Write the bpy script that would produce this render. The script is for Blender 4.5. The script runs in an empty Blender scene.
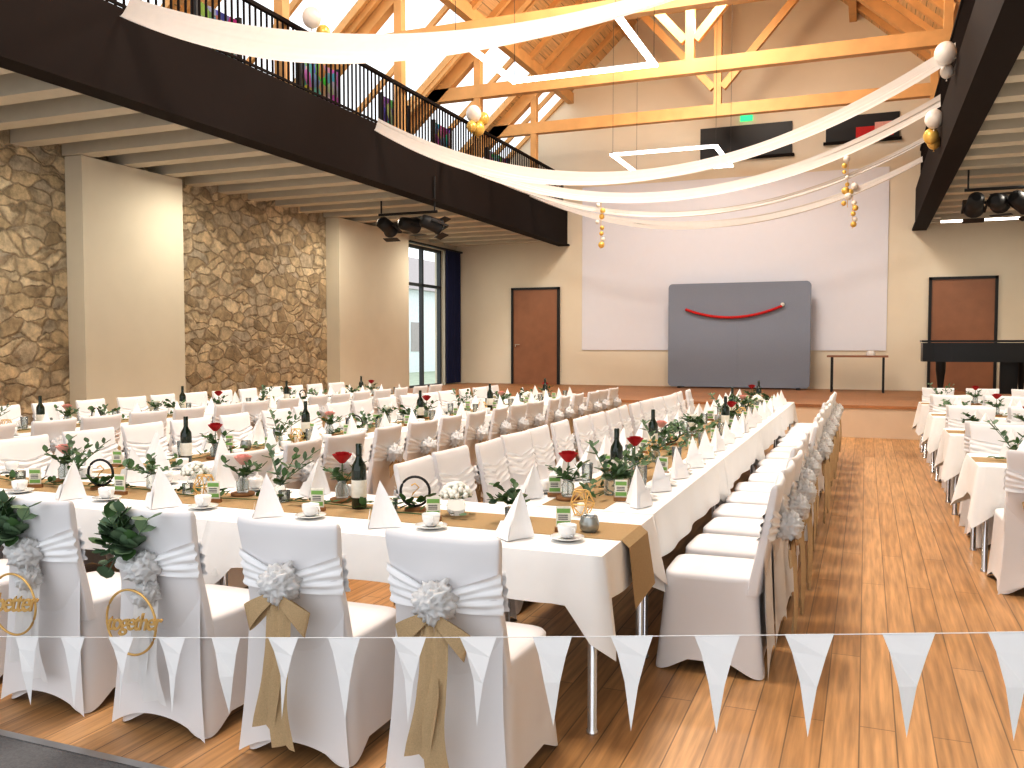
import bpy, math, random
from mathutils import Matrix, Vector, noise
from math import sin, cos, pi, exp
R = random.Random(7)
SC = bpy.context.scene
MATS = {}

# ------------------------------------------------------------ materials
def base(name):
    m = bpy.data.materials.new(name); m.use_nodes = True
    nt = m.node_tree; b = nt.nodes['Principled BSDF']
    MATS[name] = m
    return m, nt, b

def simple(name, col, rough=.55, metal=0., nscale=6., var=.12, bump=0., bscale=60., emit=0., trans=0., sheen=0., coat=0., spec=.5):
    m, nt, b = base(name)
    N, L = nt.nodes, nt.links
    tc = N.new('ShaderNodeTexCoord')
    no = N.new('ShaderNodeTexNoise'); no.inputs['Scale'].default_value = nscale
    no.inputs['Detail'].default_value = 3
    L.new(tc.outputs['Object'], no.inputs['Vector'])
    mx = N.new('ShaderNodeMix'); mx.data_type = 'RGBA'
    mx.inputs[6].default_value = (*[c*(1-var) for c in col], 1)
    mx.inputs[7].default_value = (*[min(1, c*(1+var)) for c in col], 1)
    L.new(no.outputs['Fac'], mx.inputs[0]); L.new(mx.outputs[2], b.inputs['Base Color'])
    b.inputs['Roughness'].default_value = rough; b.inputs['Metallic'].default_value = metal
    b.inputs['Coat Weight'].default_value = coat; b.inputs['Specular IOR Level'].default_value = spec
    if sheen: b.inputs['Sheen Weight'].default_value = sheen
    if trans:
        b.inputs['Transmission Weight'].default_value = trans; b.inputs['IOR'].default_value = 1.2
    if emit:
        b.inputs['Emission Color'].default_value = (*col, 1); b.inputs['Emission Strength'].default_value = emit
    if bump:
        n2 = N.new('ShaderNodeTexNoise'); n2.inputs['Scale'].default_value = bscale
        L.new(tc.outputs['Object'], n2.inputs['Vector'])
        bp = N.new('ShaderNodeBump'); bp.inputs['Strength'].default_value = bump; bp.inputs['Distance'].default_value = .02
        L.new(n2.outputs['Fac'], bp.inputs['Height']); L.new(bp.outputs['Normal'], b.inputs['Normal'])
    return m

def planks(name, c1, c2, w=.14, ln=2.2, rough=.35, order='yx', coat=0., grain=.35, mortar=.0025):
    m, nt, b = base(name); N, L = nt.nodes, nt.links
    tc = N.new('ShaderNodeTexCoord'); sp = N.new('ShaderNodeSeparateXYZ'); cb = N.new('ShaderNodeCombineXYZ')
    L.new(tc.outputs['Object'], sp.inputs[0])
    idx = {'x': 0, 'y': 1, 'z': 2}
    L.new(sp.outputs[idx[order[0]]], cb.inputs[0]); L.new(sp.outputs[idx[order[1]]], cb.inputs[1])
    br = N.new('ShaderNodeTexBrick'); L.new(cb.outputs[0], br.inputs['Vector'])
    br.inputs['Scale'].default_value = 1; br.inputs['Brick Width'].default_value = ln
    br.inputs['Row Height'].default_value = w; br.inputs['Mortar Size'].default_value = mortar
    br.inputs['Color1'].default_value = (*c1, 1); br.inputs['Color2'].default_value = (*c2, 1)
    br.inputs['Mortar'].default_value = (*[c*.4 for c in c1], 1); br.offset = .37
    mp = N.new('ShaderNodeMapping'); mp.inputs['Scale'].default_value = (1.2, 22, 1)
    L.new(cb.outputs[0], mp.inputs[0])
    no = N.new('ShaderNodeTexNoise'); no.inputs['Scale'].default_value = 1.6; no.inputs['Detail'].default_value = 6
    L.new(mp.outputs[0], no.inputs['Vector'])
    rp = N.new('ShaderNodeMapRange'); rp.inputs[1].default_value = .3; rp.inputs[2].default_value = .7
    rp.inputs[3].default_value = 1-grain; rp.inputs[4].default_value = 1+grain*.5
    L.new(no.outputs['Fac'], rp.inputs[0])
    vm = N.new('ShaderNodeVectorMath'); vm.operation = 'SCALE'
    L.new(br.outputs['Color'], vm.inputs[0]); L.new(rp.outputs[0], vm.inputs['Scale'])
    L.new(vm.outputs[0], b.inputs['Base Color'])
    b.inputs['Roughness'].default_value = rough; b.inputs['Coat Weight'].default_value = coat
    b.inputs['Coat Roughness'].default_value = .2
    return m

def stone(name):
    m, nt, b = base(name); N, L = nt.nodes, nt.links
    tc = N.new('ShaderNodeTexCoord'); mp = N.new('ShaderNodeMapping')
    mp.inputs['Scale'].default_value = (1, 2.8, 5.4)
    n0 = N.new('ShaderNodeTexNoise'); n0.inputs['Scale'].default_value = 2.2; n0.inputs['Detail'].default_value = 6
    n0.inputs['Roughness'].default_value = .55
    L.new(tc.outputs['Object'], n0.inputs['Vector'])
    ad = N.new('ShaderNodeMix'); ad.data_type = 'VECTOR'; ad.inputs[0].default_value = .25
    L.new(tc.outputs['Object'], ad.inputs[4]); L.new(n0.outputs['Color'], ad.inputs[5])
    L.new(ad.outputs[1], mp.inputs[0])
    v1 = N.new('ShaderNodeTexVoronoi'); v1.inputs['Scale'].default_value = 1.4; L.new(mp.outputs[0], v1.inputs['Vector'])
    v2 = N.new('ShaderNodeTexVoronoi'); v2.feature = 'DISTANCE_TO_EDGE'; v2.inputs['Scale'].default_value = 1.4
    L.new(mp.outputs[0], v2.inputs['Vector'])
    cr = N.new('ShaderNodeValToRGB'); L.new(v1.outputs['Color'], cr.inputs[0])
    e = cr.color_ramp.elements
    e[0].position = .15; e[0].color = (.36, .28, .18, 1); e[1].position = .85; e[1].color = (.74, .63, .45, 1)
    for p, c in ((.35, (.60, .48, .31, 1)), (.5, (.48, .42, .33, 1)), (.68, (.66, .53, .35, 1))):
        q = cr.color_ramp.elements.new(p); q.color = c
    mr = N.new('ShaderNodeMapRange'); mr.inputs[1].default_value = .0; mr.inputs[2].default_value = .10
    L.new(v2.outputs['Distance'], mr.inputs[0])
    mx = N.new('ShaderNodeMix'); mx.data_type = 'RGBA'; mx.inputs[6].default_value = (.40, .32, .22, 1)
    L.new(mr.outputs[0], mx.inputs[0]); L.new(cr.outputs[0], mx.inputs[7])
    n3 = N.new('ShaderNodeTexNoise'); n3.inputs['Scale'].default_value = 6; n3.inputs['Detail'].default_value = 9
    n3.inputs['Roughness'].default_value = .7
    L.new(tc.outputs['Object'], n3.inputs['Vector'])
    r3 = N.new('ShaderNodeMapRange'); r3.inputs[1].default_value = .34; r3.inputs[2].default_value = .66
    r3.inputs[3].default_value = .55; r3.inputs[4].default_value = 1.25; L.new(n3.outputs['Fac'], r3.inputs[0])
    vm = N.new('ShaderNodeVectorMath'); vm.operation = 'SCALE'
    L.new(mx.outputs[2], vm.inputs[0]); L.new(r3.outputs[0], vm.inputs['Scale'])
    L.new(vm.outputs[0], b.inputs['Base Color']); b.inputs['Roughness'].default_value = .9
    sm = N.new('ShaderNodeMath'); sm.operation = 'ADD'; L.new(mr.outputs[0], sm.inputs[0]); L.new(n3.outputs['Fac'], sm.inputs[1])
    bp = N.new('ShaderNodeBump'); bp.inputs['Strength'].default_value = .6; bp.inputs['Distance'].default_value = .05
    L.new(sm.outputs[0], bp.inputs['Height']); L.new(bp.outputs['Normal'], b.inputs['Normal'])

def tulle(name, col, tr=.45):
    m, nt, b = base(name); N, L = nt.nodes, nt.links
    out = N['Material Output']
    df = N.new('ShaderNodeBsdfDiffuse'); tl = N.new('ShaderNodeBsdfTranslucent'); mx = N.new('ShaderNodeMixShader')
    tc = N.new('ShaderNodeTexCoord'); no = N.new('ShaderNodeTexNoise'); no.inputs['Scale'].default_value = 12
    L.new(tc.outputs['Object'], no.inputs['Vector'])
    c = N.new('ShaderNodeMix'); c.data_type = 'RGBA'
    c.inputs[6].default_value = (*[x*.93 for x in col], 1); c.inputs[7].default_value = (*col, 1)
    L.new(no.outputs['Fac'], c.inputs[0]); L.new(c.outputs[2], df.inputs['Color']); L.new(c.outputs[2], tl.inputs['Color'])
    mx.inputs[0].default_value = tr
    L.new(df.outputs[0], mx.inputs[1]); L.new(tl.outputs[0], mx.inputs[2]); L.new(mx.outputs[0], out.inputs['Surface'])

planks('floor_wood', (.60, .345, .155), (.48, .26, .105), w=.14, ln=2.4, rough=.42, order='yx', coat=.1, grain=.34, mortar=.003)
planks('stage_wood', (.44, .21, .09), (.38, .18, .075), w=.1, ln=2., rough=.5, order='xy')
planks('roof_wood', (.80, .54, .28), (.70, .45, .21), w=.16, ln=4, rough=.6, order='yx', grain=.25, mortar=.006)
simple('timber', (.72, .42, .17), .55, nscale=3, var=.2)
simple('stage_front', (.74, .60, .46), .6, nscale=3, var=.06)
simple('door_wood', (.32, .15, .08), .45, nscale=4, var=.2)
simple('plaster_beige', (.82, .76, .63), .9, nscale=2, var=.03, bump=.05, bscale=80)
simple('plaster_pier', (.70, .65, .54), .9, nscale=2, var=.05, bump=.08, bscale=80)
simple('joist_grey', (.58, .54, .45), .8, var=.06)
simple('soffit_grey', (.20, .18, .14), .85, var=.06)
simple('dark_steel', (.015, .009, .007), .75, var=.1, spec=.15)
simple('black', (.010, .010, .011), .5, var=.1)
simple('piano_black', (.004, .004, .005), .3, var=.1)
simple('screen_white', (.82, .85, .93), .9, var=.01)
simple('pad_grey', (.28, .325, .41), .9, nscale=40, var=.08)
simple('white_cloth', (.88, .88, .87), .85, nscale=5, var=.02, bump=.25, bscale=7)
simple('spandex_white', (.80, .79, .80), .7, nscale=5, var=.02, bump=.05, bscale=5)
simple('napkin_white', (.92, .92, .93), .75, var=.02)
simple('burlap', (.43, .30, .155), .95, nscale=220, var=.25, bump=.3, bscale=300)
simple('burlap_bow', (.56, .41, .24), .95, nscale=200, var=.2, bump=.3, bscale=300)
simple('chrome', (.7, .7, .72), .18, 1.)
simple('leaf_green', (.055, .125, .035), .6, nscale=20, var=.45)
simple('leaf_grey', (.13, .21, .12), .6, nscale=20, var=.3)
simple('bottle_green', (.006, .018, .008), .1, var=.2, coat=.5)
simple('label_cream', (.8, .78, .7), .6, nscale=60, var=.15)
simple('rose_red', (.42, .008, .012), .6, nscale=30, var=.3)
simple('rose_pink', (.85, .45, .40), .6, nscale=30, var=.2)
simple('flower_white', (.9, .9, .84), .7, nscale=30, var=.06)
simple('porcelain', (.86, .86, .85), .15, var=.01)
simple('glassy', (.80, .84, .84), .05, trans=.85, var=.01)
simple('candle_silver', (.40, .42, .41), .25, .6)
simple('wood_slice', (.30, .15, .06), .8, nscale=30, var=.3)
simple('gold', (.78, .52, .20), .4, .5)
simple('gold_balloon', (.85, .58, .16), .3, .3)
simple('balloon_white', (.86, .82, .76), .3, var=.02)
simple('red_garland', (.65, .02, .02), .6, nscale=40, var=.3)
simple('carpet_grey', (.14, .14, .145), .95, nscale=90, var=.35, bump=.4, bscale=150)
simple('metal_strip', (.5, .5, .5), .3, 1.)
simple('curtain_navy', (.012, .018, .075), .9, var=.2)
simple('window_frame', (.06, .07, .08), .5)
simple('led_white', (1., .97, .92), .5, emit=7.)
simple('exit_green', (.02, .7, .25), .5, emit=1.5)
simple('grass', (.45, .52, .40), .9, nscale=3, var=.3)
simple('house_wall', (.85, .92, .96), .9)
simple('house_roof', (.50, .46, .45), .9)
simple('paper_green', (.22, .42, .12), .7, var=.2)
simple('cable_black', (.03, .03, .03), .5)
stone('stone_wall')
tulle('tulle_white', (.92, .92, .92), .25)
tulle('drape_white', (.80, .78, .75), .4)
tulle('flag_white', (.94, .945, .95), .10)
m, nt, b = base('art_colour')
tc = nt.nodes.new('ShaderNodeTexCoord'); vo = nt.nodes.new('ShaderNodeTexVoronoi'); vo.inputs['Scale'].default_value = 6
hs = nt.nodes.new('ShaderNodeHueSaturation'); hs.inputs['Saturation'].default_value = 1.1; hs.inputs['Value'].default_value = .35
nt.links.new(tc.outputs['Object'], vo.inputs['Vector']); nt.links.new(vo.outputs['Color'], hs.inputs['Color'])
nt.links.new(hs.outputs[0], b.inputs['Base Color'])

# ------------------------------------------------------------ mesh builder
class MB:
    def __init__(s): s.v = []; s.f = []; s.m = []; s.s = []
    def raw(s, vs, fs, mt, sm=False):
        o = len(s.v); s.v += [tuple(p) for p in vs]
        for f in fs: s.f.append([i+o for i in f]); s.m.append(mt); s.s.append(sm)
        return s
    def box(s, x0, x1, y0, y1, z0, z1, mt):
        v = [(x0,y0,z0),(x1,y0,z0),(x1,y1,z0),(x0,y1,z0),(x0,y0,z1),(x1,y0,z1),(x1,y1,z1),(x0,y1,z1)]
        return s.raw(v, [(0,3,2,1),(4,5,6,7),(0,1,5,4),(1,2,6,5),(2,3,7,6),(3,0,4,7)], mt)
    def rings(s, rs, mt, cap0=True, cap1=True, sm=True, closed=True):
        n = len(rs[0]); vs = [p for r in rs for p in r]; fs = []
        for j in range(len(rs)-1):
            for i in range(n if closed else n-1):
                k = (i+1) % n
                fs.append((j*n+i, j*n+k, (j+1)*n+k, (j+1)*n+i))
        s.raw(vs, fs, mt, sm)
        if cap0: s.raw(rs[0], [tuple(range(n))[::-1]], mt, False)
        if cap1: s.raw(rs[-1], [tuple(range(n))], mt, False)
        return s
    def lathe(s, prof, n, mt, c=(0,0,0), cap0=True, cap1=True, sm=True):
        rs = [[(c[0]+r*cos(2*pi*i/n), c[1]+r*sin(2*pi*i/n), c[2]+z) for i in range(n)] for r, z in prof]
        return s.rings(rs, mt, cap0, cap1, sm)
    def tube(s, pts, r, n, mt, closed=False):
        P = [Vector(p) for p in pts]; rs = []; L = len(P)
        for i, p in enumerate(P):
            a = P[(i-1) % L] if (closed or i > 0) else p
            b = P[(i+1) % L] if (closed or i < L-1) else p
            d = (b-a).normalized(); up = Vector((0,0,1)) if abs(d.z) < .9 else Vector((1,0,0))
            u = d.cross(up).normalized(); w = u.cross(d)
            rr = r(i/(L-1)) if callable(r) else r
            rs.append([p+u*rr*cos(2*pi*k/n)+w*rr*sin(2*pi*k/n) for k in range(n)])
        if closed: rs.append(rs[0])
        return s.rings(rs, mt, not closed, not closed)
    def beam(s, p0, p1, w, h, mt):
        p0 = Vector(p0); p1 = Vector(p1); d = (p1-p0).normalized()
        up = Vector((0,0,1)) if abs(d.z) < .99 else Vector((0,1,0))
        u = d.cross(up).normalized()*w/2; q = u.cross(d).normalized()*h/2
        rs = [[p+u+q, p-u+q, p-u-q, p+u-q] for p in (p0, p1)]
        return s.rings(rs, mt, sm=False)
    def strip(s, rows, mt, sm=True): return s.rings(rows, mt, False, False, sm, False)
    def ball(s, c, r, mt, n=12, m=8, sz=1., f=None):
        rs = []
        for j in range(m+1):
            b = -pi/2+pi*j/m; ring = []
            for i in range(n):
                a = 2*pi*i/n; rr = r*(f(a, b) if f else 1)
                ring.append((c[0]+rr*max(.02,cos(b))*cos(a), c[1]+rr*max(.02,cos(b))*sin(a), c[2]+rr*sin(b)*sz))
            rs.append(ring)
        return s.rings(rs, mt)
    def merge(s, o, M):
        k = len(s.v); s.v += [tuple(M @ Vector(p)) for p in o.v]
        s.f += [[i+k for i in f] for f in o.f]; s.m += o.m; s.s += o.s
        return s
    def mesh(s, name):
        me = bpy.data.meshes.new(name); me.from_pydata(s.v, [], s.f)
        names = []
        for x in s.m:
            if x not in names: names.append(x)
        for x in names: me.materials.append(MATS[x])
        ix = {x: i for i, x in enumerate(names)}
        me.polygons.foreach_set('material_index', [ix[x] for x in s.m])
        me.polygons.foreach_set('use_smooth', s.s); me.update()
        return me
    def obj(s, name, parent=None):
        return inst(s.mesh(name), name, parent=parent)
def inst(me, name, loc=(0,0,0), rz=0., parent=None):
    o = bpy.data.objects.new(name, me); SC.collection.objects.link(o)
    o.location = loc; o.rotation_euler = (0, 0, rz)
    if parent: o.parent = parent
    return o
def T(x, y, z, rz=0, sc=1): return Matrix.Translation((x, y, z)) @ Matrix.Rotation(rz, 4, 'Z') @ Matrix.Scale(sc, 4)

XL, XR = -10.5, 4.2; GL, GR = -7.4, 1.1; YB = 22.; Y0 = -1.5; YS = 16.3; ZS = .56; XC = -3.15
def roofz(x): return 11.765-.9*abs(x-XC)

# ------------------------------------------------------------ room shell
MB().box(XL-.3, XR+.3, 2.52, YB+.3, -.2, 0, 'floor_wood').obj('floor')
MB().box(XL-.3, XR+.3, Y0, 2.50, -.2, .006, 'carpet_grey').obj('floor_entrance_carpet')
MB().box(XL-.0, XR, 2.49, 2.53, 0, .010, 'metal_strip').obj('trim_threshold')
st = MB().box(XL+.33, XR-.02, YS, YB-.01, .0, ZS-.05, 'stage_front').box(XL+.33, XR-.02, YS-.03, YB-.01, ZS-.05, ZS, 'stage_wood')
st.obj('stage')
w = MB()
pts = [(XL-.3, -.1), (XR+.3, -.1), (XR+.3, roofz(XR+.3)), (XC, roofz(XC)), (XL-.3, roofz(XL-.3))]
w.rings([[(x, YB, z) for x, z in pts], [(x, YB+.3, z) for x, z in pts]], 'plaster_beige', sm=False)
w.obj('wall_back')
w = MB()
w.box(XL-.3, XL, Y0, 18.72, -.1, 4.6, 'stone_wall')
w.obj('wall_left')
w = MB()
w.box(XL-.3, XL, 18.72, 19.15, -.1, 4.6, 'plaster_beige').box(XL-.3, XL, 21.3, YB, -.1, 4.6, 'plaster_beige')
w.box(XL-.3, XL, 19.15, 21.3, -.1, .5, 'plaster_beige').box(XL-.3, XL, 19.15, 21.3, 4.12, 4.6, 'plaster_beige')
w.box(XL-.3, XL, Y0, YB, 4.6, 5.3, 'plaster_beige')
w.obj('wall_left_plaster')
for a, b_ in ((3.4, 5.4), (9.25, 11.2), (15.7, 18.7)):
    q = MB().box(XL+.002, XL+.32, a, b_, 0, 4.24, 'plaster_pier'); q.obj('pier')
MB().box(XR, XR+.3, Y0, YB, -.1, 5.3, 'plaster_beige').obj('wall_right')
w = MB(); yw0, yw1 = 19.17, 21.28
for y in (yw0, (yw0+yw1)/2-.03, yw1-.07): w.box(XL-.2, XL-.1, y, y+.07, .5, 4.12, 'window_frame')
for z in (.5, 3.1, 4.05): w.box(XL-.2, XL-.1, yw0, yw1, z, z+.07, 'window_frame')
w.obj('window_1')
c = MB()
rows = []
for j in range(2):
    rows.append([(XL+.16+.05*sin(i*1.1), 21.05+i*.022, (.58, 4.1)[j]) for i in range(40)])
c.strip(rows, 'curtain_navy'); c.box(XL+.1, XL+.2, 19, 22, 4.1, 4.14, 'black'); c.obj('window_curtain')
MB().box(-90, XL-.4, 0, 90, -.3, -.1, 'grass').obj('ground_outside')
h = MB().box(-36, -26, 46, 62, -.1, 5, 'house_wall')
h.rings([[(-36.5, y, 5), (-25.5, y, 5), (-31, y, 8)] for y in (45.5, 62.5)], 'house_roof', sm=False)
for y in (48, 52, 56): h.box(-26.02, -25.95, y, y+1.6, 1.2, 3., 'house_roof')
for x in (-34, -31, -28): h.box(x, x+1.3, 45.95, 46, 1.2, 3., 'house_roof')
h.obj('neighbour_house')

# roof (with skylight openings on the left slope)
trY = [.3, 3.6, 6.9, 10.2, 13.5, 16.8, 20.1]
def slab(mb, xa, xb, ya, yb, mt='roof_wood', dz=.2):
    q = [(xa, roofz(xa)), (xb, roofz(xb)), (xb, roofz(xb)+dz), (xa, roofz(xa)+dz)]
    mb.rings([[(x, y, z) for x, z in q] for y in (ya, yb)], mt, sm=False)
w = MB()
slab(w, XL-.5, -9.7, Y0, YB+.3); slab(w, -7.3, XC, Y0, YB+.3); slab(w, XC, XR+.5, Y0, YB+.3)
prev = Y0
for y in trY:
    slab(w, -9.7, -7.3, prev, min(y+.3, YB+.3)); prev = y+3.0
if prev < YB+.3: slab(w, -9.7, -7.3, prev, YB+.3)
w.obj('ceiling')
for i, y in enumerate(trY):
    if y+.45 > 21.5: continue
    f = MB(); ye = min(y+3.0, YB)
    for yy in (y+.3, (y+.3+ye)/2, ye-.06):
        f.beam((-9.7, yy+.03, roofz(-9.7)+.03), (-7.3, yy+.03, roofz(-7.3)+.03), .07, .1, 'timber')
    f.obj('window_%d' % (i+2))
t = MB()
for y in trY:
    za = 6.8
    xa = XC-(11.765-za)/.9-.05; xb = 2*XC-xa
    t.box(xa, xb, y-.09, y+.09, za-.13, za+.13, 'timber')
    for sgn in (-1, 1):
        e = XC+sgn*(XC-XL); t.beam((e, y, roofz(e)-.16), (XC, y, roofz(XC)-.16), .18, .3, 'timber')
        t.beam((XC+sgn*.1, y, 7.3), (XC+sgn*2.1, y, roofz(XC+2.1)-.3), .14, .16, 'timber')
        t.box(XC+sgn*4.35-.07, XC+sgn*4.35+.07, y-.08, y+.08, 5.13, roofz(XC+4.35)-.1, 'timber')
    t.beam((XC, y, 6.9), (XC, y, 11.5), .16, .16, 'timber')
    t.box(XC-2.6, XC+2.6, y-.08, y+.08, 9.1, 9.34, 'timber')
t.obj('roof_trusses')
t = MB()
for x in (-9.85, -7.2, -5.6, -4.1, -2.2, -.4, 1.4, 3.3):
    t.box(x-.08, x+.08, Y0, YB-.01, roofz(x)-.28, roofz(x)-.02, 'timber')
y = Y0+.4
while y < YB:
    for sgn in (-1, 1):
        e = XC+sgn*(XC-XL)
        if sgn == 1 or not any(k+.3 < y < k+2.95 for k in trY):
            t.beam((e, y, roofz(e)-.06), (XC, y, roofz(XC)-.06), .09, .14, 'timber')
        else:
            t.beam((-7.2, y, roofz(-7.2)-.06), (XC, y, roofz(XC)-.06), .09, .14, 'timber')
    y += .8
t.obj('roof_rafters')

# galleries
for side in (-1, 1):
    xi = GL if side < 0 else GR; xo = XL if side < 0 else XR
    a, b_ = (xo, xi) if side < 0 else (xi, xo)
    g = MB()
    g.box(a, b_, Y0, YB-.01, 4.62, 5.0, 'soffit_grey')
    y = Y0+.3
    while y < YB-.3:
        g.box(a+.01, b_-.01, y, y+.26, 4.25, 4.62, 'joist_grey'); y += .8
    g.box(*((xi-.05, xi+.12) if side < 0 else (xi-.12, xi+.05)), Y0, YB-.01, 4.2, 5.12, 'dark_steel')
    g.box(*((xi-.12, xi+.18) if side < 0 else (xi-.18, xi+.12)), Y0, YB-.01, 4.18, 4.22, 'dark_steel')
    g.obj('gallery_floor')
    r = MB(); xr = xi+.02 if side < 0 else xi-.02
    y = Y0+.05
    while y < YB:
        r.box(xr-.012, xr+.012, y, y+.018, 5.12, 5.98, 'dark_steel'); y += .115
    r.box(xr-.03, xr+.03, Y0, YB-.01, 5.96, 6.01, 'dark_steel').box(xr-.015, xr+.015, Y0, YB-.01, 5.18, 5.21, 'dark_steel')
    r.obj('gallery_railing')
for k, (y, ln) in enumerate(((9.0, .8), (11.2, 1.0), (13.6, .9), (15.6, .7), (18.2, 1.2))):
    MB().box(-7.95, -7.9, y, y+ln, 5.05, 5.95, 'art_colour').box(-7.97, -7.88, y-.04, y, 5.0, 6.0, 'black').box(-7.97, -7.88, y+ln, y+ln+.04, 5.0, 6.0, 'black').obj('exhibition_board')

# back wall fittings
s = MB().box(-6.87, .43, YB-.03, YB-.002, 1.47, 5.66, 'screen_white'); s.obj('projection_screen')
for i, (x0, x1) in enumerate(((-8.84, -7.48), (1.29, 2.67))):
    d = MB().box(x0+.06, x1-.06, YB-.05, YB-.002, ZS, 3.06, 'door_wood')
    d.box(x0, x0+.06, YB-.08, YB-.002, ZS, 3.12, 'black').box(x1-.06, x1, YB-.08, YB-.002, ZS, 3.12, 'black').box(x0, x1, YB-.08, YB-.002, 3.06, 3.12, 'black')
    d.box(x0+.12, x0+.15, YB-.11, YB-.05, 1.55, 1.62, 'chrome').box(x0+.12, x0+.26, YB-.12, YB-.1, 1.6, 1.62, 'chrome')
    d.obj('door_%d' % (i+1))
for i, (x0, x1) in enumerate(((-3.85, -1.7), (-.95, .62))):
    d = MB().box(x0, x1, YB-.05, YB-.002, 6.12 if i == 0 else 6.3, 6.88, 'black')
    d.box(x0-.05, x1+.05, YB-.12, YB-.002, 6.07 if i == 0 else 6.25, 6.12 if i == 0 else 6.3, 'dark_steel')
    if i:
        d.box(-.3, .5, YB-.056, YB-.05, 6.36, 6.6, 'red_garland').box(.1, .55, YB-.06, YB-.056, 6.5, 6.68, 'rose_pink')
    d.obj('wall_opening')
MB().box(-2.9, -2.62, YB-.06, YB-.002, 6.98, 7.12, 'exit_green').obj('exit_sign')

def rrect(x0, x1, z0, z1, r, n=6):
    o = []
    for cx, cz, a0 in ((x1-r, z1-r, 0), (x0+r, z1-r, 90), (x0+r, z0+r, 180), (x1-r, z0+r, 270)):
        for k in range(n+1):
            a = math.radians(a0+90*k/n); o.append((cx+r*cos(a), cz+r*sin(a)))
    return o
g = MB(); q = rrect(-4.5, -1.2, ZS+.03, 3.08, .1)
g.rings([[(x, y, z) for x, z in q] for y in (21.45, 21.48, 21.6, 21.63)], 'pad_grey', sm=False)
g.box(-2.86, -2.84, 21.44, 21.46, ZS+.1, 3.0, 'pad_grey')
for x in (-4.2, -1.45): g.box(x-.04, x+.04, 21.3, 21.8, ZS, ZS+.04, 'black')
g.obj('photo_backdrop')
g = MB(); n = 40; pts = []
for i in range(n+1):
    u = i/n; pts.append((-4.05+2.2*u, 21.40, 2.45-.22*4*u*(1-u)+.05*u))
g.tube(pts, .02, 6, 'red_garland')
for i, p_ in enumerate(pts): g.ball((p_[0], 21.40, p_[2]), .036, 'red_garland', 8, 5)
g.ball((-1.82, 21.41, 2.54), .05, 'flower_white', 8, 6)
g.obj('red_garland')
g = MB().box(-.8, .45, 20.6, 21.25, 1.33, 1.37, 'door_wood')
for x in (-.72, .34):
    g.box(x, x+.04, 20.65, 20.69, ZS, 1.33, 'black').box(x, x+.04, 21.15, 21.19, ZS, 1.33, 'black').box(x, x+.04, 20.65, 21.19, ZS+.1, ZS+.14, 'black')
g.obj('side_table')
MB().lathe([(.09, 0), (.1, .05), (.06, .1)], 12, 'porcelain', (.1, 20.9, 1.37)).obj('small_bowl')

# grand piano
g = MB()
out = [(0, 0), (1.5, 0), (1.5, .5), (1.48, 1.0), (1.35, 1.35), (1.15, 1.55), (.95, 1.75), (.85, 1.95), (.6, 2.1), (.3, 2.08), (.08, 1.9), (0, 1.6)]
def PL(q, z, k=1.):
    return [(.95+(2.15-y)*k, 18.5+x*k, z) for x, y in q]
zb = ZS+.72
g.rings([PL(out, zb), PL(out, zb+.36)], 'piano_black', sm=False)
lo = [((x-.75)*1.03+.75, (y-1.05)*1.02+1.05) for x, y in out]
g.rings([PL(lo, zb+.375), PL(lo, zb+.41)], 'piano_black', sm=False)
for x, y in ((.15, .25), (1.35, .25), (.45, 1.75)):
    q = PL([(x, y)], ZS)[0]
    g.lathe([(.03, 0), (.04, .06), (.04, .1), (.075, .45), (.09, .55), (.09, .72)], 12, 'piano_black', q)
g.box(2.85, 3.15, 18.55, 19.95, zb+.05, zb+.14, 'piano_black').box(2.9, 3.1, 18.65, 19.85, zb+.14, zb+.16, 'porcelain')
g.box(2.4, 2.7, 19.2, 19.3, ZS+.1, zb, 'piano_black')
g.obj('grand_piano')

# LED frame lamps
for (x0, x1, ya, yb) in ((-4.33, -2.42, 8.95, 10.8), (-4.33, -2.42, 15.5, 17.35)):
    z = 5.0; g = MB(); wd = .07
    for a in ((x0, x1, ya, ya+wd), (x0, x1, yb-wd, yb), (x0, x0+wd, ya, yb), (x1-wd, x1, ya, yb)):
        g.box(a[0], a[1], a[2], a[3], z, z+.035, 'led_white'); g.box(a[0]+.01, a[1]-.01, a[2]+.01, a[3]-.01, z+.036, z+.055, 'screen_white')
    for x in (x0+.04, x1-.04):
        for y in (ya+.04, yb-.04): g.tube([(x, y, z+.055), (x, y, roofz(x)-.1)], .003, 5, 'cable_black')
    g.obj('led_frame_lamp')

# stage spotlights
def spots(name, cx, cy, z, n):
    g = MB(); g.tube([(cx-.6, cy, z), (cx+.6, cy, z)], .025, 8, 'black')
    for x in (-.55, .55): g.tube([(cx+x, cy, z), (cx+x, cy, 4.63)], .015, 6, 'black')
    p = MB(); p.lathe([(.06, -.18), (.11, -.15), (.125, .02), (.13, .16), (.15, .18), (.15, .21), (.12, .20)], 14, 'black')
    p.box(-.17, -.15, -.02, .02, -.05, .30, 'black').box(.15, .17, -.02, .02, -.05, .30, 'black').box(-.17, .17, -.02, .02, .28, .30, 'black')
    for s_ in (-1, 1):
        p.box(-.15, .15, s_*.16-.004, s_*.16+.004, .20, .34, 'black')
    for i in range(n):
        x = cx-.45+i*.9/max(1, n-1)
        M = Matrix.Translation((x, cy, z-.2)) @ Matrix.Rotation(-1.9+.3*(i % 2), 4, 'X') @ Matrix.Rotation(.3*i, 4, 'Y')
        g.merge(p, M)
    g.obj(name)
spots('stage_spotlights', -7.8, 14.3, 4.0, 3)
spots('stage_spotlights', 1.95, 15.1, 3.95, 4)
g = MB().box(1.4, 3.2, 20.4, 20.46, 4.14, 4.18, 'led_white').box(1.4, 3.2, 20.38, 20.48, 4.18, 4.26, 'joist_grey'); g.obj('tube_light')

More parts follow.
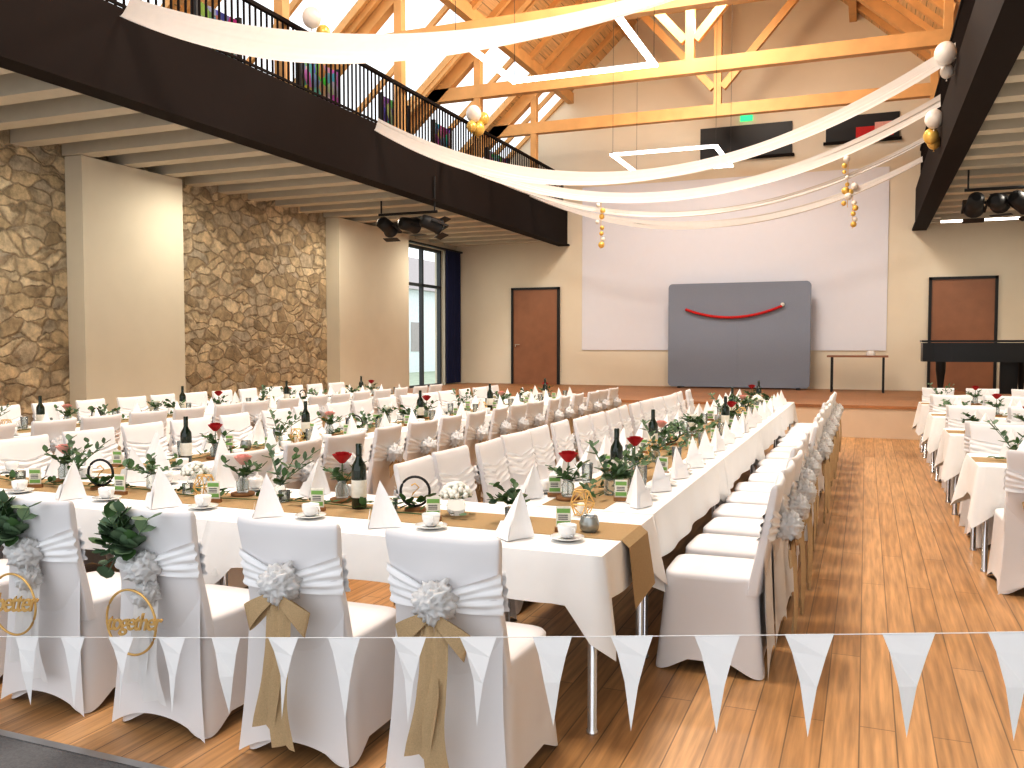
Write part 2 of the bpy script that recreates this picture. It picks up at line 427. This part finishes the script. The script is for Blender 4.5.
# ------------------------------------------------------------ fabric swags
def swag(Y, zA, zB, sag, wd, xa=GL+.13, xb=GR-.13, seed=0):
    g = MB(); n = 60; k = 14; rows = []
    for i in range(n+1):
        u = i/n; x = xa+(xb-xa)*u; z = zA+(zB-zA)*u-sag*4*u*(1-u)
        wl = wd*(.75+.25*min(1, 5*u*(1-u)+.1)); tw = .85+.2*sin(u*5+seed)
        row = []
        for j in range(k+1):
            v = j/k-.5; rp = .010*sin(j*1.7+seed+u*3)+.014*sin(v*8+u*9)
            row.append((x, Y+v*wl*cos(tw)+rp*.6, z+v*wl*sin(tw)+rp-.04*(1-4*v*v)))
        rows.append(row)
    g.strip(rows, 'drape_white'); return g.obj('fabric_swag')
swag(7.2, 5.15, 5.25, .92, .42, seed=1)
swag(12.3, 5.1, 5.25, 1.2, .34, seed=2)
swag(14.7, 5.1, 5.25, 1.1, .30, seed=3)
swag(16.9, 5.1, 5.2, 1.05, .14, seed=4)
swag(19.2, 5.1, 5.25, 1.0, .22, seed=5)

def balloon(g, c, r, mt):
    g.ball(c, r, mt, 16, 12, 1.12); g.lathe([(.004, 0), (r*.12, -.03)], 6, mt, (c[0], c[1], c[2]-r*1.12))
def cluster(l):
    g = MB()
    for c, r, mt in l: balloon(g, c, r, mt)
    g.obj('balloon_cluster')
cluster([((-7.2, 15.9, 6.12), .15, 'balloon_white'), ((-7.2, 16.1, 5.88), .14, 'gold_balloon'), ((-7.15, 16.25, 6.1), .12, 'gold_balloon'), ((-7.2, 15.8, 5.85), .1, 'gold_balloon')])
cluster([((.88, 14.6, 4.95), .13, 'balloon_white'), ((.85, 14.7, 4.72), .11, 'gold_balloon'), ((.9, 14.85, 4.66), .1, 'gold_balloon')])
cluster([((.85, 12.25, 5.2), .13, 'balloon_white'), ((.88, 12.4, 5.02), .08, 'balloon_white')])
cluster([((-7.15, 10.4, 6.1), .13, 'balloon_white'), ((-7.1, 10.6, 5.95), .10, 'gold_balloon')])
cluster([((-7.15, 20.9, 5.7), .14, 'balloon_white')])
for x, y, zt in ((-.35, 16.9, 5.0), (-4.9, 16.9, 4.45), (-.3, 19.2, 4.9)):
    g = MB(); g.tube([(x, y, zt), (x, y, zt-.95)], .005, 5, 'gold')
    for i in range(8):
        g.ball((x+R.uniform(-.07, .07), y+R.uniform(-.05, .05), zt-.1-i*.11), R.uniform(.035, .07), 'gold_balloon' if i % 3 else 'balloon_white', 10, 7)
    g.obj('gold_balloon_garland')

# ------------------------------------------------------------ props (prototypes)
def leaf(mb, p, d, sz, mt, wd=.62):
    p = Vector(p); d = Vector(d).normalized(); up = Vector((R.uniform(-.4, .4), R.uniform(-.4, .4), 1))
    u = d.cross(up).normalized(); nn = u.cross(d)
    vs = [p]
    for t_, w_ in ((.25, .38), (.55, .5), (.85, .3)):
        for s_ in (-1, 1): vs.append(p+d*sz*t_+u*sz*w_*wd*s_+nn*sz*.08*(1-t_))
    vs.append(p+d*sz); mid = [p+d*sz*t_-nn*sz*.04 for t_ in (.25, .55, .85)]
    vs += mid
    fs = [(0,8,1),(0,2,8),(1,8,9,3),(8,2,4,9),(3,9,10,5),(9,4,6,10),(5,10,7),(10,6,7)]
    mb.raw(vs, fs, mt, True)
def sprig(mb, p, d, ln, n, sz, mt='leaf_green', wd=.62):
    p = Vector(p); d = Vector(d).normalized(); pts = []
    for i in range(n+1): pts.append(p+d*ln*i/n+Vector((0, 0, -.12*ln*(i/n)**2)))
    mb.tube(pts, .0025, 4, mt)
    for i in range(n+1):
        for s_ in (-1, 1):
            a = Vector((R.uniform(-1, 1), R.uniform(-1, 1), R.uniform(-.4, .7)))
            leaf(mb, pts[i], d*.6+a, sz*R.uniform(.7, 1.1), mt if R.random() < .7 else 'leaf_grey', wd)
def rose(mb, c, r, mt):
    c = Vector(c); mb.ball(c, r*.55, mt, 8, 6)
    for lay, (n, rr, tilt, h) in enumerate(((4, .45, .1, 1.), (5, .7, .3, .95), (6, .95, .6, .8))):
        for i in range(n):
            a = 2*pi*i/n+lay*.6; rows = []
            for j in range(5):
                t_ = j/4; row = []
                for k in range(5):
                    v = (k/4-.5)*1.35*(.5+.8*sin(pi*min(1, t_*.75+.1)))
                    rad = r*rr*(.35+.75*sin(t_*pi*.5))+r*tilt*.5*t_*t_
                    row.append(c+Vector((rad*cos(a+v), rad*sin(a+v), r*(-.7+1.5*t_*h))))
                rows.append(row)
            mb.strip(rows, mt)
def make_napkin(lean, wdt):
    nb = MB(); H = .215
    def wing(x0, y0, x1, y1, bul):
        rows = []
        for j in range(6):
            t_ = j/5; row = []
            for k in range(6):
                u = k/5; w_ = (1-t_)**.92
                nx, ny = (y1-y0), -(x1-x0); L = math.hypot(nx, ny)
                bb = bul*sin(pi*u)*w_
                row.append(((x0+(x1-x0)*u)*w_*wdt+nx/L*bb+lean*t_, (y0+(y1-y0)*u)*w_+ny/L*bb, H*t_))
            rows.append(row)
        nb.strip(rows, 'napkin_white', False)
    wing(-.11, .03, -.01, -.085, .006); wing(-.01, -.085, .105, .03, -.012)
    wing(.105, .03, .02, .02, .0); wing(.02, .02, -.04, .05, .0); wing(-.04, .05, -.11, .03, .0)
    nb.raw([(-.01*wdt, -.09, .001), (-.12*wdt, .015, .001), (-.09*wdt+lean*.3, .008, .07), (-.01+lean*.35, -.065, .09)], [(0, 1, 2, 3)], 'napkin_white')
    return nb
napkins = [make_napkin(.0, .92), make_napkin(.03, .82), make_napkin(-.02, .98)]
napkin = napkins[0]
cup = MB()
cup.lathe([(.03, .002), (.05, .006), (.075, .014), (.076, .017), (.045, .010), (.02, .008)], 20, 'porcelain', cap1=False)
cup.lathe([(.022, .012), (.034, .02), (.041, .045), (.043, .068), (.040, .068), (.036, .04), (.01, .02)], 18, 'porcelain')
cup.tube([(.038, 0, .058), (.058, 0, .058), (.064, 0, .042), (.055, 0, .026), (.036, 0, .026)], .004, 6, 'porcelain')
bottle = MB()
bottle.lathe([(.034, 0), (.039, .006), (.039, .20), (.036, .225), (.019, .255), (.0145, .27), (.0145, .31)], 16, 'bottle_green')
bottle.lathe([(.0395, .06), (.0398, .061), (.0398, .15), (.0395, .151)], 16, 'label_cream', cap0=False, cap1=False)
bottle.lathe([(.0155, .272), (.016, .275), (.016, .335), (.012, .338)], 12, 'bottle_green')
def vase(flower, seed, big=1., hh=.235, nf=1):
    R.seed(seed); g = MB()
    g.lathe([(.06, 0), (.066, .003), (.066, .015), (.06, .018)], 14, 'wood_slice')
    g.lathe([(.03, .018), (.036, .03), (.036, .08), (.022, .10), (.026, .115), (.023, .115), (.019, .10), (.032, .075), (.03, .03)], 14, 'glassy')
    for i in range(nf):
        a = i*2.3; ox, oy = (.0, .004) if i == 0 else (.06*cos(a), .06*sin(a)); h_ = hh-i*.03
        g.tube([(0, 0, .03), (ox*.4, oy*.4, .12), (ox, oy, h_-.015)], .003, 5, 'leaf_green')
        rose(g, (ox, oy, h_), .040*big*(1 if i == 0 else .8), flower)
    for i in range(6):
        a = R.uniform(0, 6.28); sprig(g, (0, 0, .1), (cos(a)*.8, sin(a)*.8, R.uniform(.3, 1)), R.uniform(.10, .16), 3, .052)
    return g
vred, vpink = vase('rose_red', 1), vase('rose_pink', 2, .95, .20)
vwhite2 = vase('flower_white', 9, .85, .17, 3)
def greenery(seed, up, ln, n):
    R.seed(seed); g = MB()
    g.lathe([(.025, 0), (.032, .01), (.03, .07), (.018, .10), (.02, .13)], 12, 'glassy')
    for i in range(n):
        a = R.uniform(0, 6.28); sprig(g, (0, 0, .08), (cos(a)*.8, sin(a)*.8, R.uniform(*up)), R.uniform(*ln), 4, R.uniform(.045, .065), R.choice(('leaf_green', 'leaf_grey', 'leaf_green')), R.choice((.45, .62, .75)))
    return g
green, green2, green3 = greenery(5, (.2, .9), (.10, .18), 6), greenery(15, (.6, 1.8), (.16, .30), 5), greenery(25, (0, .6), (.12, .20), 6)
whitef = MB(); R.seed(6)
whitef.lathe([(.03, 0), (.045, .02), (.048, .05), (.035, .08), (.038, .09)], 14, 'glassy')
for i in range(70):
    a = R.uniform(0, 6.28); b_ = R.uniform(.0, 1.5); rr = .07
    whitef.ball((rr*cos(a)*cos(b_), rr*sin(a)*cos(b_), .1+.055*sin(b_)), R.uniform(.010, .016), 'flower_white', 6, 4)
for i in range(9):
    a = i*.7; leaf(whitef, (0.03*cos(a), .03*sin(a), .09), (cos(a), sin(a), .1), .06, 'leaf_green')
hoop = MB()
hoop.box(-.05, .05, -.025, .025, 0, .018, 'wood_slice')
hoop.tube([(.075*cos(2*pi*i/28), 0, .10+.075*sin(2*pi*i/28)) for i in range(28)], .007, 6, 'black', closed=True)
hoop.tube([(-.02, 0, .13), (0, 0, .14), (.02, 0, .12), (-.01, 0, .09), (-.02, 0, .07), (.02, 0, .07)], .004, 5, 'gold')
for i in range(11): leaf(hoop, (-.07+.014*i, 0, .06-.03*sin(i*.35)), (R.uniform(-1, 1), -.6, R.uniform(-.2, .8)), .06, 'leaf_green')
card = MB()
card.box(-.04, .04, -.014, .014, 0, .02, 'wood_slice')
card.box(-.034, .034, -.003, .003, .015, .115, 'label_cream').box(-.030, .030, -.0045, -.0035, .085, .105, 'paper_green').box(-.030, .030, -.0045, -.0035, .028, .048, 'paper_green')
for k in range(3): card.box(-.024, .02, -.0045, -.0035, .055+.009*k, .059+.009*k, 'black')
jar = MB().lathe([(.03, 0), (.042, .012), (.046, .04), (.038, .07), (.036, .074), (.032, .07), (.04, .04), (.036, .015), (.005, .012)], 16, 'candle_silver')
tealight = MB().lathe([(.026, 0), (.03, .005), (.032, .06), (.029, .06), (.026, .012), (.005, .011)], 14, 'glassy').lathe([(.019, .012), (.019, .028), (.016, .028)], 12, 'flower_white')
tumbler = MB().lathe([(.028, 0), (.03, .004), (.036, .12), (.0345, .12), (.028, .01), (.005, .009)], 16, 'glassy')
geo = MB()
def wire(a, b): geo.tube([a, b], .003, 5, 'gold')
r5 = [(.035*cos(i*1.2566), .035*sin(i*1.2566), .003) for i in range(5)]; r6 = [(.065*cos(i*1.2566+.3), .065*sin(i*1.2566+.3), .06) for i in range(5)]; r7 = [(.04*cos(i*1.2566), .04*sin(i*1.2566), .12) for i in range(5)]
for i in range(5):
    for q in (r5, r6, r7): wire(q[i], q[(i+1) % 5])
    wire(r5[i], r6[i]); wire(r6[i], r7[i]); wire(r5[(i+1) % 5], r6[i]); wire(r6[i], r7[(i+1) % 5])
geo.lathe([(.022, .004), (.022, .06), (.003, .062)], 12, 'flower_white')
protos = dict(wine_bottle=bottle, rose_vase=vred, pink_rose_vase=vpink, greenery_vase=green, white_flower_vase=whitef,
              table_number_hoop=hoop, menu_card=card, candle_jar=jar, tealight_glass=tealight, folded_napkin=napkin, coffee_cup=cup, water_tumbler=tumbler, wire_candle_holder=geo)
PM = {k: [v.mesh(k)] for k, v in protos.items()}
PM['greenery_vase'] += [green2.mesh('greenery_vase'), green3.mesh('greenery_vase')]
PM['white_flower_vase'] += [vwhite2.mesh('white_flower_vase')]
PM['folded_napkin'] += [q.mesh('folded_napkin') for q in napkins[1:]]
ZT = .752
cnt = {}
def put(k, x, y, rz=0., z=ZT+.003, v=None):
    cnt[k] = cnt.get(k, 0)+1; l = PM[k]
    inst(l[(cnt[k] if v is None else v) % len(l)], k, (x, y, z), rz)

# ------------------------------------------------------------ banquet chair
def puff(g, c, r, mt, seed):
    def f(a, b):
        p = Vector((cos(a)*cos(b), sin(a)*cos(b), sin(b)))
        return .90+.40*abs(noise.noise(p*2.4+Vector((seed, 0, 0))))+.34*noise.noise(p*6.0+Vector((0, seed, 0)))+.1*noise.noise(p*14)
    g.ball(c, r, mt, 48, 30, .95, f)
def bowtails(g, c, mt, ln, spread=.05, wd=.05, loops=True, out=.012):
    cx, cy, cz = c
    for s_ in (-1, 1):
        if loops:
            rows = []
            for j in range(17):
                a = j/16*2*pi; ext = .5*(1-cos(a)); th = sin(a)
                px = s_*.135*ext; pz = -.10*ext-.018; py = -.02-.016*th
                w_ = wd*(.35+.85*ext)
                rows.append([(cx+px+s_*.25*w_*(k/4-.5), cy+py, cz+pz+w_*(k/4-.5)+.008*th) for k in range(5)])
            g.strip(rows, mt)
        rows = []
        for j in range(15):
            t_ = j/14; z = cz-.04-ln*t_*(1 if s_ > 0 else .88)
            x = cx+s_*(.010+spread*t_)+.018*sin(5*t_+s_)
            y = cy-.012-.015*sin(4*t_)-out*t_; ww = wd*(.5+.6*min(1, t_*2))
            rows.append([(x+(k/4-.5)*ww+(.012*(k/4-.5)*t_), y+.010*sin(k*2+t_*4), z-(.02*abs(k/4-.5)*(j == 14))) for k in range(5)])
        g.strip(rows, mt)
def chair(style):
    g = MB(); n = 56
    def sup(hx, hy, a, e=.32):
        return hx*math.copysign(abs(cos(a))**e, cos(a)), hy*math.copysign(abs(sin(a))**e, sin(a))
    rs = []
    for j in range(11):
        t_ = j/10; ring = []
        for i in range(n):
            a = 2*pi*(i+.5)/n; cn = abs(sin(2*a))**.7
            hx = .215+.040*t_; hy = .228+.050*t_
            x, y = sup(hx, hy, a)
            pull = 1-.11*sin(pi*min(1, t_*.8))*(1-cn)-.06*t_*(1-cn)
            z = (.465-.012*(j == 0))*(1-t_)+(1-cn)**1.3*.08*t_*t_+.003
            ring.append((x*pull, y*pull+.012, z))
        rs.append(ring)
    g.rings(rs[::-1], 'spandex_white', cap0=False, cap1=False)
    sc = []
    for r_, z in ((1., .453), (1.0, .468), (.96, .480), (.8, .488), (.4, .492), (.02, .493)):
        sc.append([(sup(.215*r_, .228*r_, 2*pi*(i+.5)/n)[0], sup(.215*r_, .228*r_, 2*pi*(i+.5)/n)[1]+.012, z) for i in range(n)])
    g.rings(sc, 'spandex_white', cap0=False)
    def ybk(z): return -.205-.10*max(0, (z-.42)/.5)
    bk = []
    for z, k, th in ((.40, 1., .03), (.5, 1.0, .028), (.6, .985, .026), (.7, .96, .025), (.8, .985, .024), (.88, 1.02, .022), (.915, 1.035, .020), (.932, 1.03, .013), (.937, 1.01, .004)):
        ring = []
        for i in range(n):
            a = 2*pi*(i+.5)/n; x, y = sup(.218*k, th, a, .25)
            ring.append((x, ybk(z)+y+.018*(x/.22)**2-.0, z+(.008*(x/.2)**2-.005 if z > .9 else 0)))
        bk.append(ring)
    g.rings(bk, 'spandex_white')
    rows = []
    for j in range(9):
        t_ = j/8; z = .62*(1-t_)
        rows.append([(x_*(.215+.038*t_-.012*sin(pi*t_)), -.241-.030*t_+.02*sin(pi*t_)*(1-x_*x_), z+.075*(1-abs(x_)**2.2)*t_*t_+.003) for x_ in [k/10-1 for k in range(21)]])
    g.strip(rows, 'spandex_white')
    zc = .70
    for side in (-1, 1):
        rows = []
        nr = 16
        for i in range(31):
            xx = -1+2*i/30; row = []
            hh = (.026+.050*abs(xx)**.8) if side < 0 else .075
            for k in range(nr+1):
                v = k/nr*2-1; z = zc+.045*abs(xx)+v*hh
                y = ybk(z)+.018*xx*xx+side*(.029*(1-abs(xx)**8*.5)+(.010 if (k % 4) < 2 else 0)+.004*sin(xx*6+k)+(.02*(1-abs(xx))**3 if side < 0 else 0)*(1-v*v))
                row.append((xx*.226, y, z))
            rows.append(row)
        g.strip(rows, 'napkin_white')
    yk = ybk(zc)-.045
    if style == 'burlap':
        bowtails(g, (0, yk-.035, zc-.01), 'burlap_bow', .54, .03, .08, True, .03)
        puff(g, (0, yk-.03, zc+.01), .072, 'tulle_white', 1.)
    else:
        puff(g, (0, yk-.02, zc), .065, 'tulle_white', 3.)
        puff(g, (.02, yk-.03, zc-.10), .05, 'tulle_white', 8.)
        bowtails(g, (0, yk, zc), 'tulle_white', .50, .04, .10, False)
        for i in range(15):
            a = R.uniform(.3, 3.6)
            sprig(g, (-.04, yk-.04, zc+.08), (cos(a)*1.0-.3, -.10, sin(a)*1.2), R.uniform(.08, .20), 2, .09, 'leaf_green' if i % 2 else 'leaf_grey', .75)
    return g
R.seed(11)
CM = {k: chair(k).mesh('banquet_chair') for k in ('burlap', 'leafy')}
def putchair(x, y, rz, k='burlap'): return inst(CM[k], 'banquet_chair', (x, y, 0), rz)

# ------------------------------------------------------------ tables
def table(x0, x1, y0, y1, over=.27, seed=0., tip=.15, tr=.16):
    g = MB(); P = []
    def side(ax, ay, bx, by, nx, ny):
        L = math.hypot(bx-ax, by-ay); n = max(6, int(L/.05))
        for i in range(n):
            u = i/n; P.append((ax+(bx-ax)*u, ay+(by-ay)*u, nx, ny, min(u, 1-u)*L))
    side(x0, y0, x1, y0, 0, -1); side(x1, y0, x1, y1, 1, 0); side(x1, y1, x0, y1, 0, 1); side(x0, y1, x0, y0, -1, 0)
    rs = []; cx, cy = (x0+x1)/2, (y0+y1)/2
    for j in range(8):
        t_ = j/7; ring = []
        for i, (x, y, nx, ny, dc) in enumerate(P):
            co = exp(-(dc/.10)**2); co2 = max(0, 1-dc/tr)
            if dc < .2:
                k = .5*(1-dc/.2); ox = math.copysign(1, x-cx); oy = math.copysign(1, y-cy)
                nx, ny = (nx*(1-k)+ox*k, ny*(1-k)+oy*k)
            wv = sin(i*.6+seed)*.5+sin(i*.27+seed*2)*.5
            o = (.004 if j == 0 else .010)+t_*(.012+.018*wv)+co*.07*t_-.03*t_*exp(-((dc-.13)/.05)**2)
            z = ZT-(0 if j == 0 else .006)-t_*(over+co2*tip)
            ring.append((x+nx*o, y+ny*o, z))
        rs.append(ring)
    g.rings(rs[::-1], 'white_cloth', cap0=False, cap1=True)
    g.box(x0+.02, x1-.02, y0+.02, y1-.02, .70, .742, 'joist_grey')
    for x in (x0+.05, x1-.05):
        for y in (y0+.05, y1-.05): g.lathe([(.026, 0), (.026, .015), (.02, .02), (.02, .70)], 12, 'chrome', (x, y, 0))
    g.obj('banquet_table')
def runner(x0, x1, y0, y1, hang=None):
    g = MB(); z = ZT+.003
    g.box(x0, x1, y0, y1, z-.0025, z, 'burlap')
    if hang:
        g.raw([(x1, y0, z), (x1, y1, z), (x1+.035, y1, z-.03), (x1+.035, y0, z-.03), (x1+.07, y1+.01, z-.27), (x1+.07, y0-.02, z-.29)],
              [(0, 1, 2, 3), (3, 2, 4, 5)], 'burlap', False)
    g.obj('burlap_runner')
def garland(pts_line, n, name='eucalyptus_garland'):
    g = MB(); (ax, ay), (bx, by) = pts_line
    for i in range(n):
        u = (i+R.random())/n; x = ax+(bx-ax)*u+R.uniform(-.08, .08); y = ay+(by-ay)*u+R.uniform(-.08, .08)
        L = math.hypot(bx-ax, by-ay); d = Vector(((bx-ax)/L, (by-ay)/L, 0))
        d = d+Vector((R.uniform(-.6, .6), R.uniform(-.6, .6), R.uniform(0, .25)))
        p = Vector((x, y, ZT+.022))
        for k in range(3):
            leaf(g, p+d*.03*k, d+Vector((R.uniform(-1, 1), R.uniform(-1, 1), R.uniform(0, .6))), R.uniform(.04, .065), R.choice(['leaf_green', 'leaf_green', 'leaf_grey']))
    g.tube([(ax+(bx-ax)*u+.04*sin(u*30), ay+(by-ay)*u+.04*cos(u*23), ZT+.012) for u in [q/40 for q in range(41)]], .003, 5, 'leaf_green')
    g.obj(name)

# near row along X
NY0, NY1 = 3.38, 4.30
xs = [-.97, -2.95, -4.93, -6.9]
for i in range(3): table(xs[i+1]+.003, xs[i]-.003, NY0, NY1, .20, i*1.3, .20 if i == 0 else .05)
runner(-6.85, -1.0+.03, 3.68, 4.03, True)
garland(((-6.5, 3.88), (-1.9, 3.88)), 55)
R.seed(3)
for i in range(7):
    x = -1.36-.66*i
    c_ = putchair(x, 3.03, R.uniform(-.05, .05), 'leafy' if i in (2, 3) else 'burlap')
    put('folded_napkin', x-.06, 3.56, R.uniform(-.3, .5))
    put('coffee_cup', x+.17, 3.60, -.6+R.uniform(-.4, .4)); put('menu_card', x+.10, 3.76, R.uniform(.1, .5))
    if i >= 2:
        put('folded_napkin', x-.2, 4.17, R.uniform(-.5, .5)); put('coffee_cup', x+.05, 4.17, 2)
    put('tealight_glass', x-.22, 3.92)
    if i in (2, 3):
        g = MB(); g.tube([(.13*cos(2*pi*k/48), 0, .13*sin(2*pi*k/48)) for k in range(48)], .005, 6, 'gold', closed=True)
        o = g.obj('gold_hoop', parent=c_); o.location = (0, -.395, .50)
        tcv = bpy.data.curves.new('lettering', 'FONT'); tcv.body = 'together' if i == 2 else 'better'
        tcv.size = .095 if i == 2 else .115; tcv.extrude = .003; tcv.bevel_depth = .0012; tcv.shear = .45; tcv.align_x = 'CENTER'; tcv.space_character = .86
        tcv.materials.append(MATS['gold'])
        to = bpy.data.objects.new('hoop_lettering', tcv); SC.collection.objects.link(to); to.parent = c_
        to.location = (0.02, -.405, .475); to.rotation_euler = (pi/2, -.12, 0)
put('wine_bottle', -2.42, 3.90); put('rose_vase', -2.62, 4.05, v=0); put('white_flower_vase', -1.88, 3.93, v=0)
put('table_number_hoop', -2.12, 3.95, .3); put('rose_vase', -1.50, 4.55, v=0); put('candle_jar', -1.15, 3.80)
put('greenery_vase', -1.53, 3.92, v=0); put('greenery_vase', -2.95, 3.95, v=1); put('pink_rose_vase', -3.24, 4.0)
put('table_number_hoop', -4.14, 3.85, .3); put('white_flower_vase', -3.62, 4.05, v=0); put('greenery_vase', -3.9, 4.0, v=2)
put('greenery_vase', -4.4, 3.9, v=1); put('pink_rose_vase', -4.6, 4.0); put('wire_candle_holder', -1.30, 4.16); put('wire_candle_holder', -3.4, 3.88)
put('greenery_vase', -1.33, 4.78, v=1)

# columns along Y
YE = 13.7
def column(xc, hw, step, ci, item_seed):
    R.seed(item_seed)
    n = 4; L = (YE-NY1-.02)/n
    for i in range(n): table(xc-hw, xc+hw, NY1+.02+L*i+.004, NY1+.02+L*(i+1)-.004, .25, i+ci, .12)
    runner(xc-.17, xc+.17, NY1+.06, YE-.05)
    garland(((xc, NY1+.2), (xc, YE-.3)), 115)
    nap = MB(); cups = MB(); y = NY1+.22; k = 0
    while y < YE-.2:
        for s_ in (-1, 1):
            putchair(xc+s_*(hw+.28+R.uniform(-.02, .04)), y+R.uniform(-.04, .04), (pi/2 if s_ > 0 else -pi/2)+R.uniform(-.10, .10))
            nap.merge(napkins[R.randrange(3)], T(xc+s_*(hw-.13), y, ZT+.004, R.uniform(-.3, .9)+(pi/2 if s_ > 0 else -.4), R.uniform(.88, 1.02)))
            cups.merge(cup, T(xc+s_*(hw-.14), y+.2, ZT+.004, R.uniform(0, 6)))
            put('menu_card', xc+s_*(hw-.24), y+.1, R.uniform(-.4, .4)) if k % 2 == 0 else put('water_tumbler', xc+s_*(hw-.26), y+.12)
        y += step; k += 1
    nap.obj('folded_napkins'); cups.obj('coffee_cups')
    y = NY1+.62; k = item_seed
    seq = ['greenery_vase', 'wire_candle_holder', 'wine_bottle', 'pink_rose_vase', 'table_number_hoop', 'greenery_vase', 'tealight_glass', 'white_flower_vase', 'greenery_vase', 'wine_bottle', 'rose_vase', 'tealight_glass', 'candle_jar']
    while y < YE-.2:
        put(seq[k % len(seq)], xc+R.uniform(-.15, .15), y, R.uniform(-.5, .5)); y += R.uniform(.24, .36); k += 1
column(-1.41, .43, .53, 0, 21)
column(-4.62, .43, .58, 1, 22)
column(-7.70, .43, .58, 2, 23)

# right block: rows along X
R.seed(31)
for i, y in enumerate((6.9, 9.15, 11.4, 13.65)):
    table(.75, 2.3, y, y+.8, .27, i+.4); table(2.31, 3.9, y, y+.8, .27, i+.9)
    runner(.75, 3.85, y+.25, y+.55); garland(((.9, y+.4), (3.7, y+.4)), 30)
    nap = MB(); cups = MB()
    for k in range(5):
        x = 1.05+.6*k
        putchair(x, y-.3, R.uniform(-.08, .08)); putchair(x, y+1.1, pi+R.uniform(-.05, .05))
        for yy in (y+.13, y+.67):
            nap.merge(napkins[R.randrange(3)], T(x, yy, ZT+.004, R.uniform(-.5, .9))); cups.merge(cup, T(x+.2, yy, ZT+.004, R.uniform(0, 6)))
    nap.obj('folded_napkins'); cups.obj('coffee_cups')
    for k, q in enumerate(('greenery_vase', 'rose_vase', 'candle_jar', 'white_flower_vase', 'wine_bottle', 'greenery_vase')):
        put(q, 1.0+.45*k, y+.4+R.uniform(-.08, .08))

# ------------------------------------------------------------ bunting
g = MB()
def bz(x): return .931+.138*(x-.3)+.003*(x-.3)**2
pts = [(-4.2+.1*i, 2.3, bz(-4.2+.1*i)) for i in range(60)]
g.tube(pts, .0015, 5, 'flag_white')
x = -.18-.2275*17
while x < 1.6:
    z = bz(x+.057); tw = R.uniform(-.015, .015)
    g.raw([(x, 2.3, bz(x)+.002), (x+.118, 2.3, bz(x+.118)+.002), (x+.1, 2.295+tw*.5, z-.05), (x+.018, 2.302-tw*.4, z-.05), (x+.08, 2.298+tw, z-.13), (x+.039, 2.3-tw, z-.13), (x+.06, 2.3+tw, z-.26)],
          [(0, 1, 2, 3), (3, 2, 4, 5), (5, 4, 6)], 'flag_white')
    x += .2275
g.obj('pennant_bunting')

# ------------------------------------------------------------ light
wd = bpy.data.worlds.new('world'); SC.world = wd; wd.use_nodes = True
bg = wd.node_tree.nodes['Background']; bg.inputs[0].default_value = (.93, .96, 1.0, 1); bg.inputs[1].default_value = 1.6
def area(n, loc, sx, sy, p, col, rot=(0,0,0)):
    l = bpy.data.lights.new(n, 'AREA'); l.shape = 'RECTANGLE'; l.size = sx; l.size_y = sy; l.energy = p; l.color = col
    o = bpy.data.objects.new(n, l); SC.collection.objects.link(o); o.location = loc; o.rotation_euler = rot
for y in (4, 10, 16): area('ceiling_fill', (XC, y, 9.0), 2.0, 2, 520, (1, .96, .90))  # unseen area lights added below the ridge to brighten the hall
for y in (6.5, 10.5, 14.5, 18.5):
    area('gallery_fill', (-9., y+.5, 4.15), .6, .3, 55, (1, .92, .78)); area('gallery_fill', (2.6, y+.5, 4.15), .6, .3, 50, (1, .92, .80))  # added fill under both galleries, no fittings modelled
for y in (5, 11, 17):
    l = bpy.data.lights.new('roof_fill', 'POINT'); l.energy = 160; l.color = (1, .88, .70); l.shadow_soft_size = .3  # unseen warm point light, added as fill inside the roof
    o = bpy.data.objects.new('roof_fill', l); SC.collection.objects.link(o); o.location = (XC, y, 7.6)

# ------------------------------------------------------------ camera
cam = bpy.data.cameras.new('camera'); co = bpy.data.objects.new('camera', cam); SC.collection.objects.link(co)
cam.sensor_width = 36; cam.lens = 880/1024*36; cam.clip_end = 200
co.location = (0, 0, 1.6); co.rotation_euler = (math.radians(90-2.54), 0, math.radians(21.9))
SC.camera = co
SC.view_settings.view_transform = 'Standard'
SC.view_settings.look = 'None'
SC.view_settings.exposure = .03
SC.view_settings.gamma = .84
